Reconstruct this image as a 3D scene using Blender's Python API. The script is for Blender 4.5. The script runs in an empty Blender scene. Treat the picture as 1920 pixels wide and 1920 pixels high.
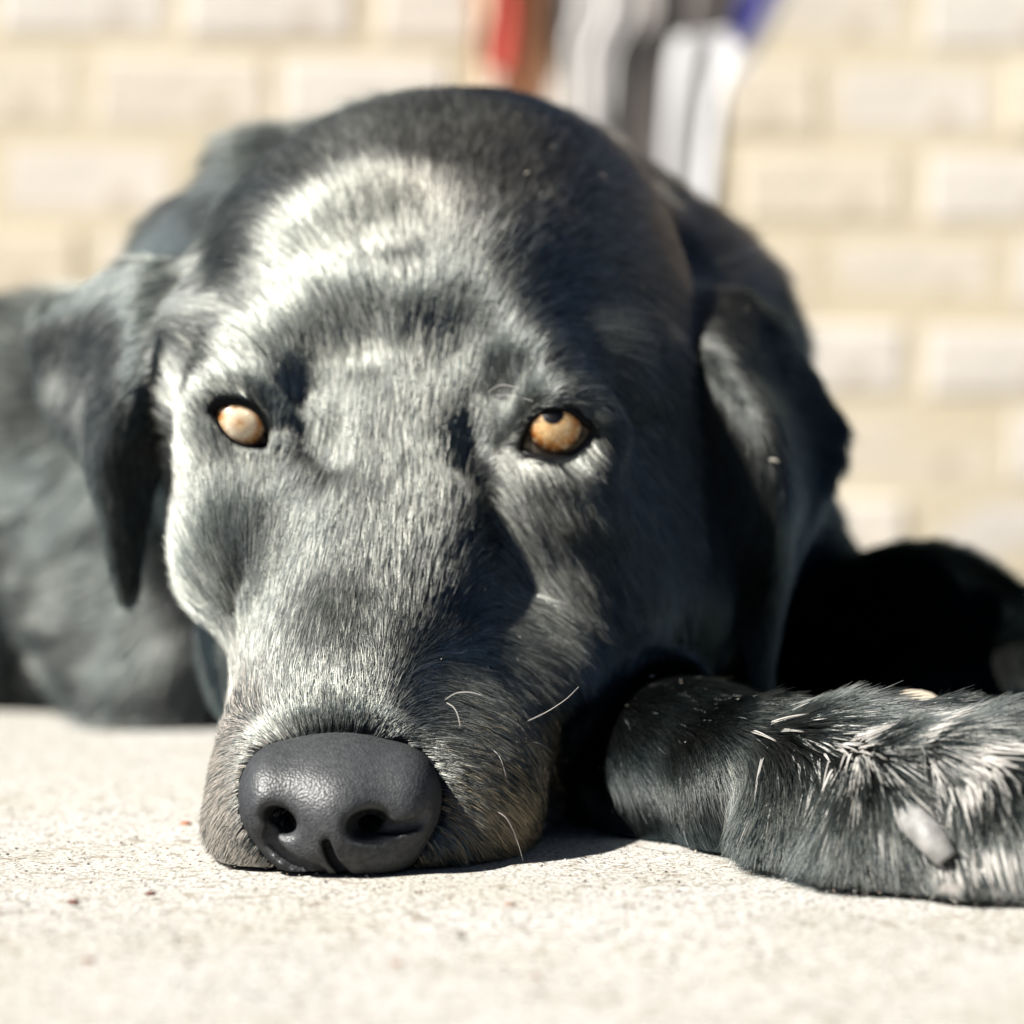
import bpy, math, random, time
import numpy as np
from mathutils import Vector
T0 = time.time()
rng = np.random.default_rng(7)
random.seed(7)
scene = bpy.context.scene

# ------------------------------------------------------------------ camera
FPX, CAMZ, HOR = 5500.0, 0.083, 903.0        # focal length and horizon in units of a 1920 px picture
cam_data = bpy.data.cameras.new('camera')
cam = bpy.data.objects.new('camera', cam_data)
scene.collection.objects.link(cam)
cam.location = (0, 0, CAMZ)
cam.rotation_euler = (math.radians(90), 0, 0)
cam_data.sensor_width = 36
cam_data.lens = 36 * FPX / 1920
cam_data.shift_y = -(960 - HOR) / 1920
cam_data.clip_start = 0.02
cam_data.clip_end = 500
cam_data.dof.use_dof = True
cam_data.dof.focus_distance = 0.640
cam_data.dof.aperture_fstop = 9.4
scene.camera = cam

# ------------------------------------------------------------------ light
SUN = Vector((-0.60, -0.32, 0.73)).normalized().normalized()
world = bpy.data.worlds.new('World')
scene.world = world
world.use_nodes = True
wn = world.node_tree
for n in list(wn.nodes): wn.nodes.remove(n)
wo = wn.nodes.new('ShaderNodeOutputWorld')
bg = wn.nodes.new('ShaderNodeBackground')
sky = wn.nodes.new('ShaderNodeTexSky')
sky.sky_type = 'NISHITA'
sky.sun_disc = False
sky.sun_elevation = math.asin(SUN.z)
sky.sun_rotation = math.atan2(SUN.x, SUN.y)
sky.dust_density = .2
sky.air_density = .16
sky.ozone_density = 1.0
bg.inputs['Strength'].default_value = .05
wn.links.new(sky.outputs[0], bg.inputs[0])
wn.links.new(bg.outputs[0], wo.inputs[0])
sd = bpy.data.lights.new('sun', 'SUN')
sd.energy = 5.0
sd.angle = math.radians(0.5)
sd.color = (1.0, 0.965, 0.91)
so = bpy.data.objects.new('sun', sd)
scene.collection.objects.link(so)
so.rotation_euler = SUN.to_track_quat('Z', 'Y').to_euler()
scene.view_settings.view_transform = 'Standard'
scene.view_settings.look = 'None'
scene.view_settings.exposure = .6
scene.view_settings.gamma = 1
scene.view_settings.use_curve_mapping = False
scene.render.engine = 'CYCLES'
scene.cycles.use_denoising = True
scene.cycles.max_bounces = 6
scene.cycles.glossy_bounces = 0
scene.cycles.transmission_bounces = 2
scene.cycles_curves.shape = 'RIBBONS'
scene.cycles_curves.subdivisions = 2

# ------------------------------------------------------------------ helpers
C = scene.collection
def P(px, py, Y):
    return np.array([(px - 960) * Y / FPX, Y, CAMZ + (HOR - py) * Y / FPX])
def pxpy(p):
    return 960 + p[:, 0] / p[:, 1] * FPX, HOR - (p[:, 2] - CAMZ) / p[:, 1] * FPX

def mesh_obj(name, verts, faces, mat=None, parent=None, smooth=True, kind=None):
    me = bpy.data.meshes.new(name)
    if isinstance(verts, np.ndarray) and isinstance(faces, np.ndarray):
        k = faces.shape[1]
        me.vertices.add(len(verts)); me.vertices.foreach_set('co', verts.astype(np.float32).ravel())
        me.loops.add(faces.size); me.loops.foreach_set('vertex_index', faces.astype(np.int32).ravel())
        me.polygons.add(len(faces))
        me.polygons.foreach_set('loop_start', np.arange(0, faces.size, k, dtype=np.int32))
        me.update(calc_edges=True); me.validate()
    else:
        me.from_pydata([tuple(v) for v in verts], [], [tuple(f) for f in faces]); me.update()
    if smooth: me.polygons.foreach_set('use_smooth', [True] * len(me.polygons))
    o = bpy.data.objects.new(name, me); C.objects.link(o)
    if mat: me.materials.append(mat)
    if parent: o.parent = parent
    if kind: o['kind'] = kind
    return o
def tag(o, label, cat, group=None):
    o['label'] = label; o['category'] = cat
    if group: o['group'] = group
    return o
def empty(name, loc=(0, 0, 0)):
    o = bpy.data.objects.new(name, None); C.objects.link(o); o.location = loc; o.empty_display_size = .05
    return o

class Mat:
    def __init__(s, name):
        s.m = bpy.data.materials.new(name); s.m.use_nodes = True
        s.t = s.m.node_tree
        s.b = s.t.nodes['Principled BSDF']; s.out = s.t.nodes['Material Output']
    def n(s, typ, **kw):
        x = s.t.nodes.new(typ)
        for k, v in kw.items():
            if k in x.inputs: x.inputs[k].default_value = v
            else: setattr(x, k, v)
        return x
    def l(s, a, b): s.t.links.new(a, b)
    def ramp(s, fac, stops):
        r = s.n('ShaderNodeValToRGB'); e = r.color_ramp.elements
        while len(e) < len(stops): e.new(.5)
        for k, (p, c) in enumerate(stops):
            e[k].position = p; e[k].color = (*c, 1) if len(c) == 3 else c
        s.l(fac, r.inputs[0]); return r.outputs[0]
    def obj(s):
        return s.n('ShaderNodeTexCoord').outputs['Object']
    def noise(s, scale, detail=4, rough=.5, vec=None):
        x = s.n('ShaderNodeTexNoise'); x.inputs['Scale'].default_value = scale
        x.inputs['Detail'].default_value = detail; x.inputs['Roughness'].default_value = rough
        s.l(vec or s.obj(), x.inputs['Vector']); return x.outputs['Fac']
    def mix(s, a, b, fac, typ='MIX'):
        x = s.n('ShaderNodeMix', data_type='RGBA', blend_type=typ)
        for v, i in ((fac, 0), (a, 6), (b, 7)):
            if isinstance(v, (int, float)): x.inputs[i].default_value = v
            elif isinstance(v, tuple): x.inputs[i].default_value = (*v, 1)
            else: s.l(v, x.inputs[i])
        return x.outputs[2]
    def bump(s, h, strength, dist):
        b = s.n('ShaderNodeBump'); b.inputs['Strength'].default_value = strength
        b.inputs['Distance'].default_value = dist; s.l(h, b.inputs['Height']); s.l(b.outputs[0], s.b.inputs['Normal'])
    def set(s, **kw):
        for k, v in kw.items(): s.b.inputs[k.replace('_', ' ')].default_value = v

# ------------------------------------------------------------------ signed-distance sculpting
class Grid:
    def __init__(s, xs, ys, zs):
        s.xs, s.ys, s.zs = (np.asarray(a, np.float32) for a in (xs, ys, zs))
        s.F = np.full((len(xs), len(ys), len(zs)), .06, np.float32)
    def box(s, lo, hi):
        r = []
        for a, l, h in zip((s.xs, s.ys, s.zs), lo, hi):
            r.append(slice(max(0, np.searchsorted(a, l) - 1), min(len(a), np.searchsorted(a, h) + 1)))
        return tuple(r)
    def pts(s, b):
        return s.xs[b[0]][:, None, None], s.ys[b[1]][None, :, None], s.zs[b[2]][None, None, :]
    def add(s, b, d, k):
        f = s.F[b]
        if k > 0:
            h = np.maximum(k - np.abs(f - d), 0) / k
            s.F[b] = np.minimum(f, d) - h * h * k * .25
        else: s.F[b] = np.minimum(f, d)
    def sub(s, b, d, k):
        f = s.F[b]; d = -d
        h = np.maximum(k - np.abs(f - d), 0) / max(k, 1e-6)
        s.F[b] = np.maximum(f, d) + h * h * k * .25
    def ell(s, c, r, k=.01, rot=None, sub=False):
        c = np.asarray(c); r = np.asarray(r); R = max(r) + k + .012
        b = s.box(c - R, c + R); X, Y, Z = s.pts(b)
        X, Y, Z = X - c[0], Y - c[1], Z - c[2]
        if rot is not None:
            M = rot
            X, Y, Z = (M[i][0] * X + M[i][1] * Y + M[i][2] * Z for i in range(3))
        k0 = np.sqrt((X / r[0]) ** 2 + (Y / r[1]) ** 2 + (Z / r[2]) ** 2)
        k1 = np.sqrt((X / r[0] ** 2) ** 2 + (Y / r[1] ** 2) ** 2 + (Z / r[2] ** 2) ** 2) + 1e-6
        d = (k0 * (k0 - 1) / k1).astype(np.float32)
        d = np.where(k0 < .05, -min(r), d)
        (s.sub if sub else s.add)(b, d, k)
    def cone(s, a, b_, r1, r2, k=.01, sub=False):
        a = np.asarray(a); b_ = np.asarray(b_); R = max(r1, r2) + k + .012
        b = s.box(np.minimum(a, b_) - R, np.maximum(a, b_) + R); X, Y, Z = s.pts(b)
        ab = b_ - a; L = ab @ ab + 1e-12
        X, Y, Z = X - a[0], Y - a[1], Z - a[2]
        h = np.clip((X * ab[0] + Y * ab[1] + Z * ab[2]) / L, 0, 1)
        d = (np.sqrt((X - h * ab[0]) ** 2 + (Y - h * ab[1]) ** 2 + (Z - h * ab[2]) ** 2) - (r1 + (r2 - r1) * h)).astype(np.float32)
        (s.sub if sub else s.add)(b, d, k)
    def chain(s, pts, k=.01, sub=False):
        for (a, r1), (b, r2) in zip(pts[:-1], pts[1:]): s.cone(a, b, r1, r2, k, sub)
    def cloud(s, pts, thick, k):
        """a sheet given as a dense cloud of points"""
        R = thick + k + .006
        b = s.box(pts.min(0) - R, pts.max(0) + R)
        sub = np.full(s.F[b].shape, .03, np.float32); xs, ys, zs = s.xs[b[0]], s.ys[b[1]], s.zs[b[2]]
        for p in pts:
            i0, i1 = np.searchsorted(xs, (p[0] - R, p[0] + R)); j0, j1 = np.searchsorted(ys, (p[1] - R, p[1] + R)); k0, k1 = np.searchsorted(zs, (p[2] - R, p[2] + R))
            d = np.sqrt((xs[i0:i1, None, None] - p[0]) ** 2 + (ys[None, j0:j1, None] - p[1]) ** 2 + (zs[None, None, k0:k1] - p[2]) ** 2) - thick
            v = sub[i0:i1, j0:j1, k0:k1]; np.minimum(v, d, out=v)
        s.add(b, sub, k)
    def sample(s, p):
        ix = []; fr = []
        for a, v in zip((s.xs, s.ys, s.zs), p.T):
            i = np.clip(np.searchsorted(a, v) - 1, 0, len(a) - 2); ix.append(i); fr.append(np.clip((v - a[i]) / (a[i + 1] - a[i]), 0, 1))
        r = 0
        for dx in (0, 1):
            for dy in (0, 1):
                for dz in (0, 1):
                    w = (fr[0] if dx else 1 - fr[0]) * (fr[1] if dy else 1 - fr[1]) * (fr[2] if dz else 1 - fr[2])
                    r = r + w * s.F[ix[0] + dx, ix[1] + dy, ix[2] + dz]
        return r
    def mesh(s, smooth=2):
        F = s.F; ins = F < 0
        c = np.zeros(tuple(n - 1 for n in F.shape), np.int8)
        for dx in (0, 1):
            for dy in (0, 1):
                for dz in (0, 1):
                    c += ins[dx:F.shape[0] - 1 + dx, dy:F.shape[1] - 1 + dy, dz:F.shape[2] - 1 + dz]
        act = (c > 0) & (c < 8)
        I = np.argwhere(act); idx = np.full(act.shape, -1, np.int32); idx[act] = np.arange(len(I))
        acc = np.zeros((len(I), 3)); cnt = np.zeros(len(I))
        ax = (s.xs, s.ys, s.zs)
        for d in range(3):
            o1, o2 = [e for e in range(3) if e != d]
            for a in (0, 1):
                for b in (0, 1):
                    q = I.copy(); q[:, o1] += a; q[:, o2] += b
                    q2 = q.copy(); q2[:, d] += 1
                    f1, f2 = F[tuple(q.T)], F[tuple(q2.T)]
                    m = (f1 < 0) != (f2 < 0)
                    t = np.where(m, f1 / np.where(m, f1 - f2, 1), 0)
                    p = np.stack([ax[e][q[:, e]] for e in range(3)], 1).astype(float)
                    p[:, d] += t * (ax[d][q2[:, d]] - ax[d][q[:, d]])
                    acc[m] += p[m]; cnt[m] += 1
        V = acc / cnt[:, None]
        faces = []
        for d in range(3):
            sl1 = [slice(None)] * 3; sl2 = [slice(None)] * 3; sl1[d] = slice(0, -1); sl2[d] = slice(1, None)
            a, b = ins[tuple(sl1)], ins[tuple(sl2)]
            E = np.argwhere(a != b); fl = a[tuple(E.T)]
            o1, o2 = (d + 1) % 3, (d + 2) % 3
            ok = (E[:, o1] > 0) & (E[:, o2] > 0) & (E[:, o1] < F.shape[o1] - 1) & (E[:, o2] < F.shape[o2] - 1)
            E, fl = E[ok], fl[ok]
            qs = []
            for u, v in ((-1, -1), (0, -1), (0, 0), (-1, 0)):
                q = E.copy(); q[:, o1] += u; q[:, o2] += v
                qs.append(idx[tuple(q.T)])
            Q = np.stack(qs, 1); Q[~fl] = Q[~fl][:, ::-1]
            faces.append(Q)
        Q = np.concatenate(faces)
        for _ in range(smooth):
            V = lap(V, Q, .5)
        return V, Q
def lap(V, Q, f):
    S = np.zeros_like(V); n = np.zeros(len(V))
    for a, b in ((0, 1), (1, 2), (2, 3), (3, 0)):
        for x, y in ((a, b), (b, a)):
            for e in range(3): S[:, e] += np.bincount(Q[:, x], V[Q[:, y], e], len(V))
            n += np.bincount(Q[:, x], minlength=len(V))
    return V + f * (S / np.maximum(n, 1)[:, None] - V)
def vnormals(V, Q):
    fn = np.cross(V[Q[:, 2]] - V[Q[:, 0]], V[Q[:, 3]] - V[Q[:, 1]])
    N = np.zeros_like(V)
    for j in range(4):
        for e in range(3): N[:, e] += np.bincount(Q[:, j], fn[:, e], len(V))
    return N / (np.linalg.norm(N, axis=1)[:, None] + 1e-12)
def rotY(deg):       # roll in the picture plane (world X-Z)
    a = math.radians(deg); c, s = math.cos(a), math.sin(a)
    return [[c, 0, -s], [0, 1, 0], [s, 0, c]]
def rotX(deg):
    a = math.radians(deg); c, s = math.cos(a), math.sin(a)
    return [[1, 0, 0], [0, c, s], [0, -s, c]]
def axis(segs):
    out = [segs[0][0]]
    for a, b, st in segs:
        n = max(1, round((b - a) / st)); out += list(a + (b - a) * (np.arange(n) + 1) / n)
    return out
def catmull(ctrl, n):
    """smooth interpolation of a list of points to n samples"""
    c = np.asarray(ctrl, float); m = len(c)
    c = np.concatenate([[2 * c[0] - c[1]], c, [2 * c[-1] - c[-2]]])
    t = np.linspace(0, m - 1, n); i = np.minimum(t.astype(int), m - 2); f = (t - i)[:, None] if c.ndim == 2 else (t - i)[:, None, None]
    a, b, d, e = c[i], c[i + 1], c[i + 2], c[i + 3]
    return .5 * (2 * b + (d - a) * f + (2 * a - 5 * b + 4 * d - e) * f ** 2 + (3 * b - a - 3 * d + e) * f ** 3)
def sheet(rows, nu, nv):
    R = np.array([[P(*q) for q in r] for r in rows])
    R = catmull(R, nv)
    return catmull(R.transpose(1, 0, 2), nu)          # nu x nv x 3
def px_poly_sd(px, py, poly):
    poly = np.asarray(poly, float); d2 = np.full(px.shape, 1e12); sgn = np.ones(px.shape)
    n = len(poly)
    for i in range(n):
        a, b = poly[i], poly[i - 1]
        ex, ey = b - a; wx, wy = px - a[0], py - a[1]
        t = np.clip((wx * ex + wy * ey) / (ex * ex + ey * ey), 0, 1)
        d2 = np.minimum(d2, (wx - ex * t) ** 2 + (wy - ey * t) ** 2)
        c1 = py >= a[1]; c2 = py < b[1]; c3 = ex * wy > ey * wx
        fl = (c1 & c2 & c3) | (~c1 & ~c2 & ~c3)
        sgn = np.where(fl, -sgn, sgn)
    return sgn * np.sqrt(d2)
def tube(pts, rad, n=8, cap=True):
    pts = np.asarray(pts, float); m = len(pts); rad = np.broadcast_to(rad, (m,))
    tan = np.gradient(pts, axis=0); tan /= np.linalg.norm(tan, axis=1)[:, None] + 1e-12
    up = np.array([.13, -.9, .4]); V = []
    for i in range(m):
        s_ = np.cross(tan[i], up); s_ /= np.linalg.norm(s_) + 1e-9; u = np.cross(s_, tan[i])
        for j in range(n):
            a = 2 * math.pi * j / n; V.append(pts[i] + rad[i] * (math.cos(a) * s_ + math.sin(a) * u))
    Fc = [[i * n + j, i * n + (j + 1) % n, (i + 1) * n + (j + 1) % n, (i + 1) * n + j] for i in range(m - 1) for j in range(n)]
    if cap: Fc += [list(range(n))[::-1], list(range((m - 1) * n, m * n))]
    return V, Fc
exec_marks = {}

# ================================================================== SETTING
# ---- ground: pale exposed-aggregate concrete
m = Mat('concrete'); co = m.obj()
n1 = m.noise(900, 3, .6, co); n2 = m.noise(14, 4, .6, co); n3 = m.noise(1500, 2, .5, co)
vor = m.n('ShaderNodeTexVoronoi'); vor.inputs['Scale'].default_value = 520; m.l(co, vor.inputs['Vector'])
base = m.ramp(n1, [(.32, (.24, .21, .17)), (.43, (.48, .46, .42)), (.50, (.72, .71, .68)), (.75, (.80, .795, .77))])
base = m.mix(base, m.ramp(m.noise(420, 3, .65, co), [(.30, (.58, .54, .48)), (.42, (.95, .94, .92)), (.50, (1, 1, 1))]), 1.0, 'MULTIPLY')
base = m.mix(base, m.ramp(m.noise(190, 2, .5, co), [(.33, (.62, .55, .48)), (.41, (1, 1, 1))]), .8, 'MULTIPLY')
big = m.ramp(n2, [(.35, (.92, .90, .85)), (.6, (1, 1, .99))])
col = m.mix(base, big, 1.0, 'MULTIPLY')
sp = m.ramp(m.noise(480, 2, .5, co), [(.64, (0, 0, 0)), (.72, (1, 1, 1))])
col = m.mix(col, (.20, .17, .15), sp)
m.l(col, m.b.inputs['Base Color']); m.set(Roughness=.92)
m.b.inputs['Specular IOR Level'].default_value = .2
h = m.mix(n1, n3, .4)
m.bump(h, .8, .0006)
CONC = m.m
# one sheet; fine near the camera, huge beyond
gx = np.concatenate([[-60, -8, -2, -.8], np.linspace(-.3, .3, 61), [.8, 2, 8, 60]])
gy = np.concatenate([[-30, -3, -.5, .1], np.linspace(.35, 1.1, 76), [1.6, 3, 10, 60]])
GX, GY = np.meshgrid(gx, gy, indexing='ij')
GZ = .0006 * np.sin(GX * 41 + 2 * np.sin(GY * 23)) * np.exp(-((GX / .4) ** 2 + ((GY - .6) / .4) ** 2)) - .0006
V = np.stack([GX, GY, GZ], -1).reshape(-1, 3); ny = len(gy)
i, j = np.meshgrid(np.arange(len(gx) - 1), np.arange(ny - 1), indexing='ij'); a = (i * ny + j).ravel()
g = mesh_obj('ground', V, np.stack([a, a + ny, a + ny + 1, a + 1], 1), CONC, kind='structure')

# loose grit on the concrete
def grit(name, n, cols, smin, smax, seed):
    r = np.random.default_rng(seed); V = []; F = []; Cc = []
    oct_v = np.array([[1, 0, 0], [-1, 0, 0], [0, 1, 0], [0, -1, 0], [0, 0, 1], [0, 0, -1]], float)
    oct_f = np.array([[0, 2, 4], [2, 1, 4], [1, 3, 4], [3, 0, 4], [2, 0, 5], [1, 2, 5], [3, 1, 5], [0, 3, 5]])
    Y = .40 + .62 * r.random(n) ** 1.25; X = (r.random(n) - .5) * .48 * (Y / .6)
    S = smin + (smax - smin) * r.random(n) ** 3
    for k in range(n):
        v = oct_v * S[k] * (.6 + .6 * r.random((6, 3))); a = r.random() * 6.28
        c, s_ = math.cos(a), math.sin(a); v = np.stack([v[:, 0] * c - v[:, 1] * s_, v[:, 0] * s_ + v[:, 1] * c, v[:, 2] * .55], 1)
        V.append(v + [X[k], Y[k], S[k] * .1]); F.append(oct_f + 6 * k)
    V = np.concatenate(V); F = np.concatenate(F)
    o = mesh_obj(name, V, F, None, smooth=False, kind='stuff')
    at = o.data.color_attributes.new('tint', 'FLOAT_COLOR', 'POINT')
    cc = np.array(cols)[r.integers(0, len(cols), n)] * (.8 + .4 * r.random((n, 1)))
    cc = np.repeat(np.concatenate([cc, np.ones((n, 1))], 1), 6, 0)
    at.data.foreach_set('color', cc.astype(np.float32).ravel())
    return o
m = Mat('grit'); at = m.n('ShaderNodeAttribute', attribute_name='tint'); m.l(at.outputs['Color'], m.b.inputs['Base Color']); m.set(Roughness=.8)
GRITM = m.m
g = grit('grit', 26000, [(.62, .60, .55), (.55, .5, .42), (.68, .66, .62), (.5, .48, .45), (.13, .11, .10), (.30, .22, .17)], .00018, .0006, 3)
g.data.materials.append(GRITM)
g['label'] = 'pale sand and dark grit grains loose on the concrete ground'
# a few larger reddish crumbs one can count
crumbs = [(348, 1545, .0011, (.45, .13, .04)), (282, 1676, .0008, (.16, .05, .035)), (138, 1692, .0009, (.17, .05, .03)),
          (165, 1802, .0009, (.25, .10, .06)), (865, 1757, .0007, (.08, .07, .07)), (745, 1808, .0008, (.35, .18, .10)),
          (1372, 1955, .0006, (.2, .1, .08)), (955, 1696, .0008, (.42, .27, .20)), (1005, 1830, .0007, (.3, .18, .12))]
clab = ['orange crumb on the concrete just left of the dog\'s muzzle', 'small dark red crumb on the concrete below and left of the muzzle',
        'dark red crumb nearest the left edge of the picture on the concrete', 'brown crumb lowest on the left of the bare concrete',
        'tiny dark grit stone on the concrete below the nose', 'tan crumb on the concrete low in the middle foreground', None,
        'pinkish tan crumb on the concrete just below the dog\'s chin', 'tan crumb on the concrete between chin and foreground edge']
for (px, py, s_, c_), lb in zip(crumbs, clab):
    if lb is None: continue
    Y = CAMZ * FPX / (py - HOR); p = P(px, py, Y)
    m = Mat('crumb'); m.set(Base_Color=(*c_, 1), Roughness=.8)
    th = np.linspace(0, 2 * math.pi, 9)[:-1]; V = [p + [0, 0, s_ * .7]]; Fc = []
    for q, (rr, hz) in enumerate(((.7, .5), (1.0, .1), (.8, -.3))):
        for t in th: V.append(p + np.array([math.cos(t) * s_ * 1.5 * rr * random.uniform(.75, 1.2), math.sin(t) * s_ * rr * random.uniform(.8, 1.2), s_ * hz]))
    Fc += [[0, 1 + k, 1 + (k + 1) % 8] for k in range(8)]
    for q in (0, 1): Fc += [[1 + q * 8 + k, 9 + q * 8 + k, 9 + q * 8 + (k + 1) % 8, 1 + q * 8 + (k + 1) % 8] for k in range(8)]
    tag(mesh_obj('crumb', V, Fc, m.m), lb, 'crumb', 'crumbs lying on the concrete')

# ---- brick wall, receding to the right
TH = math.radians(6); Y0 = 2.50
wd = np.array([math.cos(TH), math.sin(TH), 0]); wnrm = np.array([math.sin(TH), -math.cos(TH), 0])
wall = empty('brick_wall', (0, Y0, 0)); wall.rotation_euler = (0, 0, TH)
tag(wall, 'cream brick wall with sandy yellow mortar, out of focus behind the dog', 'wall')
m = Mat('mortar'); c_ = m.ramp(m.noise(6, 4), [(.3, (.74, .65, .47)), (.7, (.81, .73, .56))])
m.l(c_, m.b.inputs['Base Color']); m.set(Roughness=.95); m.bump(m.noise(150, 3), .5, .003); MORT = m.m
BR = []
for k, c0 in enumerate([(.87, .81, .72), (.86, .81, .74), (.84, .76, .63), (.88, .83, .76), (.80, .71, .56), (.86, .79, .68)]):
    m = Mat('brick_face'); nn = m.noise(9, 5, .6)
    c_ = m.ramp(nn, [(.3, tuple(x * .86 for x in c0)), (.6, c0)])
    sp = m.ramp(m.noise(16, 2), [(.66, (0, 0, 0)), (.74, (.7, .7, .7))]); c_ = m.mix(c_, (.48, .40, .30), sp)
    m.l(c_, m.b.inputs['Base Color']); m.set(Roughness=.9); m.bump(m.noise(80, 4), .4, .004); BR.append(m.m)
def box_v(x0, x1, y0, y1, z0, z1):
    return [(x0, y0, z0), (x1, y0, z0), (x1, y1, z0), (x0, y1, z0), (x0, y0, z1), (x1, y0, z1), (x1, y1, z1), (x0, y1, z1)]
BF = [(0, 3, 2, 1), (4, 5, 6, 7), (0, 1, 5, 4), (1, 2, 6, 5), (2, 3, 7, 6), (3, 0, 4, 7)]
mesh_obj('mortar_bed', box_v(-1.1, 1.3, .0012, .11, 0, .98), BF, MORT, wall, smooth=False)
def brick_mesh(L, H, seed):
    r = random.Random(seed); V = []
    bv = .006
    for (yy, ins) in ((.10, 0), (.006, 0), (.002, bv * .3), (-.001, bv)):
        for (sx, sz) in ((0, 0), (1, 0), (1, 1), (0, 1)):
            x = (ins if sx == 0 else L - ins); z = (ins if sz == 0 else H - ins)
            V.append((x + r.uniform(-.002, .002), yy + r.uniform(-.001, .001), z + r.uniform(-.0015, .0015)))
    Fc = []
    for q in range(3):
        for k in range(4): Fc.append((q * 4 + k, q * 4 + (k + 1) % 4, q * 4 + 4 + (k + 1) % 4, q * 4 + 4 + k))
    Fc.append((12, 13, 14, 15))
    me = bpy.data.meshes.new('brick'); me.from_pydata(V, [], Fc); me.update(); return me
bm_full = [brick_mesh(.146, .063, k) for k in range(6)]
for k, me in enumerate(bm_full): me.materials.append(BR[k])
rows = 13
r_ = random.Random(5)
for row in range(rows):
    z = row * .075 + .006; off = 0.079 if row % 2 else 0
    for c in range(-6, 7):
        x = c * .158 + off + .04
        o = bpy.data.objects.new('brick', bm_full[r_.randrange(6)]); C.objects.link(o)
        o.parent = wall; o.location = (x + r_.uniform(-.003, .003), r_.uniform(-.003, .002), z + r_.uniform(-.0015, .0015))
exec_marks['wall'] = time.time() - T0

# ---- things hanging in front of the wall (far out of focus)
def cloth_mat(name, c, rough=.9):
    m = Mat(name); cc = m.ramp(m.noise(12, 3), [(.3, tuple(x * .8 for x in c)), (.7, c)]); m.l(cc, m.b.inputs['Base Color']); m.set(Roughness=rough); return m.m
def drape(name, outline_l, outline_r, Y, mat, parent, fold=.006, nf=3, seed=0, thick=.004):
    """hanging cloth between two edges given top to bottom"""
    L = catmull([P(x, y, Y) for x, y in outline_l], 24); R = catmull([P(x, y, Y) for x, y in outline_r], 24); V = []
    nu = 28
    for s_ in (0, 1):
        for j in range(24):
            for i in range(nu):
                u = i / (nu - 1); p = L[j] * (1 - u) + R[j] * u
                p = p + np.array([0, -fold * math.sin(u * nf * 2 * math.pi + seed + .05 * j) + s_ * thick, 0]); V.append(p)
    Fc = []; N = 24 * nu
    for j in range(23):
        for i in range(nu - 1):
            a = j * nu + i; Fc.append((a, a + nu, a + nu + 1, a + 1)); Fc.append((N + a, N + a + 1, N + a + nu + 1, N + a + nu))
    for j in range(23):
        a = j * nu; Fc.append((a, N + a, N + a + nu, a + nu)); a += nu - 1; Fc.append((a, a + nu, N + a + nu, N + a))
    for i in range(nu - 1):
        a = i; Fc.append((a, a + 1, N + a + 1, N + a)); a = 23 * nu + i; Fc.append((a, N + a, N + a + 1, a + 1))
    return mesh_obj(name, V, Fc, mat, parent)
tow = empty('towel', P(960, 200, 2.20))
tag(tow, 'blurred orange and red cloth hanging by the wall above the dog\'s head', 'cloth')
ORA = cloth_mat('orange_cloth', (.88, .50, .30)); RED = cloth_mat('red_cloth', (.62, .10, .07))
PAL = cloth_mat('peach_cloth', (.88, .70, .52))
Rel = lambda o, par: (setattr(o, 'matrix_parent_inverse', par.matrix_world.inverted()))
def under(o, par):
    o.parent = par; o.matrix_parent_inverse = __import__('mathutils').Matrix.Translation(par.location).inverted(); return o
under(drape('orange_panel', [(955, -300), (950, 0), (945, 90), (930, 180), (905, 230)], [(1050, -300), (1040, 0), (1035, 90), (1030, 160), (1000, 250)], 2.27, ORA, None, .008, 1.5, 1), tow)
under(drape('red_panel', [(925, -300), (918, 0), (908, 60), (905, 120)], [(965, -300), (968, 0), (972, 60), (965, 145)], 2.25, RED, None, .005, 1, 2), tow)
under(drape('peach_panel', [(870, -300), (880, 0), (880, 80), (890, 160)], [(925, -300), (925, 0), (925, 60), (920, 170)], 2.28, PAL, None, .004, 1, 2), tow)
jac = empty('jacket', P(1200, 200, 2.24))
tag(jac, 'blurred white and grey striped jacket with dark cord hanging by the wall', 'jacket')
WHT = cloth_mat('white_cloth', (.88, .88, .89)); GRY = cloth_mat('grey_cloth', (.36, .33, .31)); DRK = cloth_mat('dark_cloth', (.03, .033, .035))
LGR = cloth_mat('light_grey_cloth', (.84, .82, .80)); BLU = cloth_mat('blue_cloth', (.05, .055, .33)); MGR = cloth_mat('mid_grey_cloth', (.52, .48, .46))
under(drape('body_panel', [(1040, -300), (1045, 0), (1055, 150), (1080, 450)], [(1400, -300), (1395, 0), (1350, 180), (1345, 450)], 2.23, GRY, None, .01, 4), jac)
under(drape('light_panel', [(1075, -300), (1075, 0), (1060, 110), (1090, 420)], [(1200, -300), (1195, 0), (1150, 130), (1150, 440)], 2.175, LGR, None, .006, 2), jac)
under(drape('fold_panel', [(1175, 120), (1170, 200), (1165, 330), (1165, 450)], [(1240, 60), (1235, 180), (1235, 330), (1238, 450)], 2.19, MGR, None, .004, 1), jac)
under(drape('sleeve', [(1268, 70), (1255, 110), (1245, 220), (1240, 330), (1250, 400)], [(1360, 55), (1385, 90), (1350, 190), (1335, 330), (1325, 410)], 2.15, WHT, None, .006, 1), jac)
under(drape('dark_trim', [(1040, -300), (1030, 0), (1024, 50), (1036, 140)], [(1075, -300), (1065, 0), (1052, 50), (1046, 140)], 2.22, DRK, None, .002, 1), jac)
under(drape('hem_strip', [(1345, 180), (1342, 250), (1335, 330), (1330, 400)], [(1362, 180), (1358, 250), (1350, 330), (1348, 430)], 2.16, DRK, None, .002, 1), jac)
v_, f_ = tube(catmull([P(x, y, 2.16) for x, y in ((1270, -300), (1258, 0), (1230, 60), (1185, 120), (1160, 190), (1152, 320), (1150, 440))], 40), .0058, 8)
under(mesh_obj('cord', v_, f_, DRK), jac)
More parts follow.
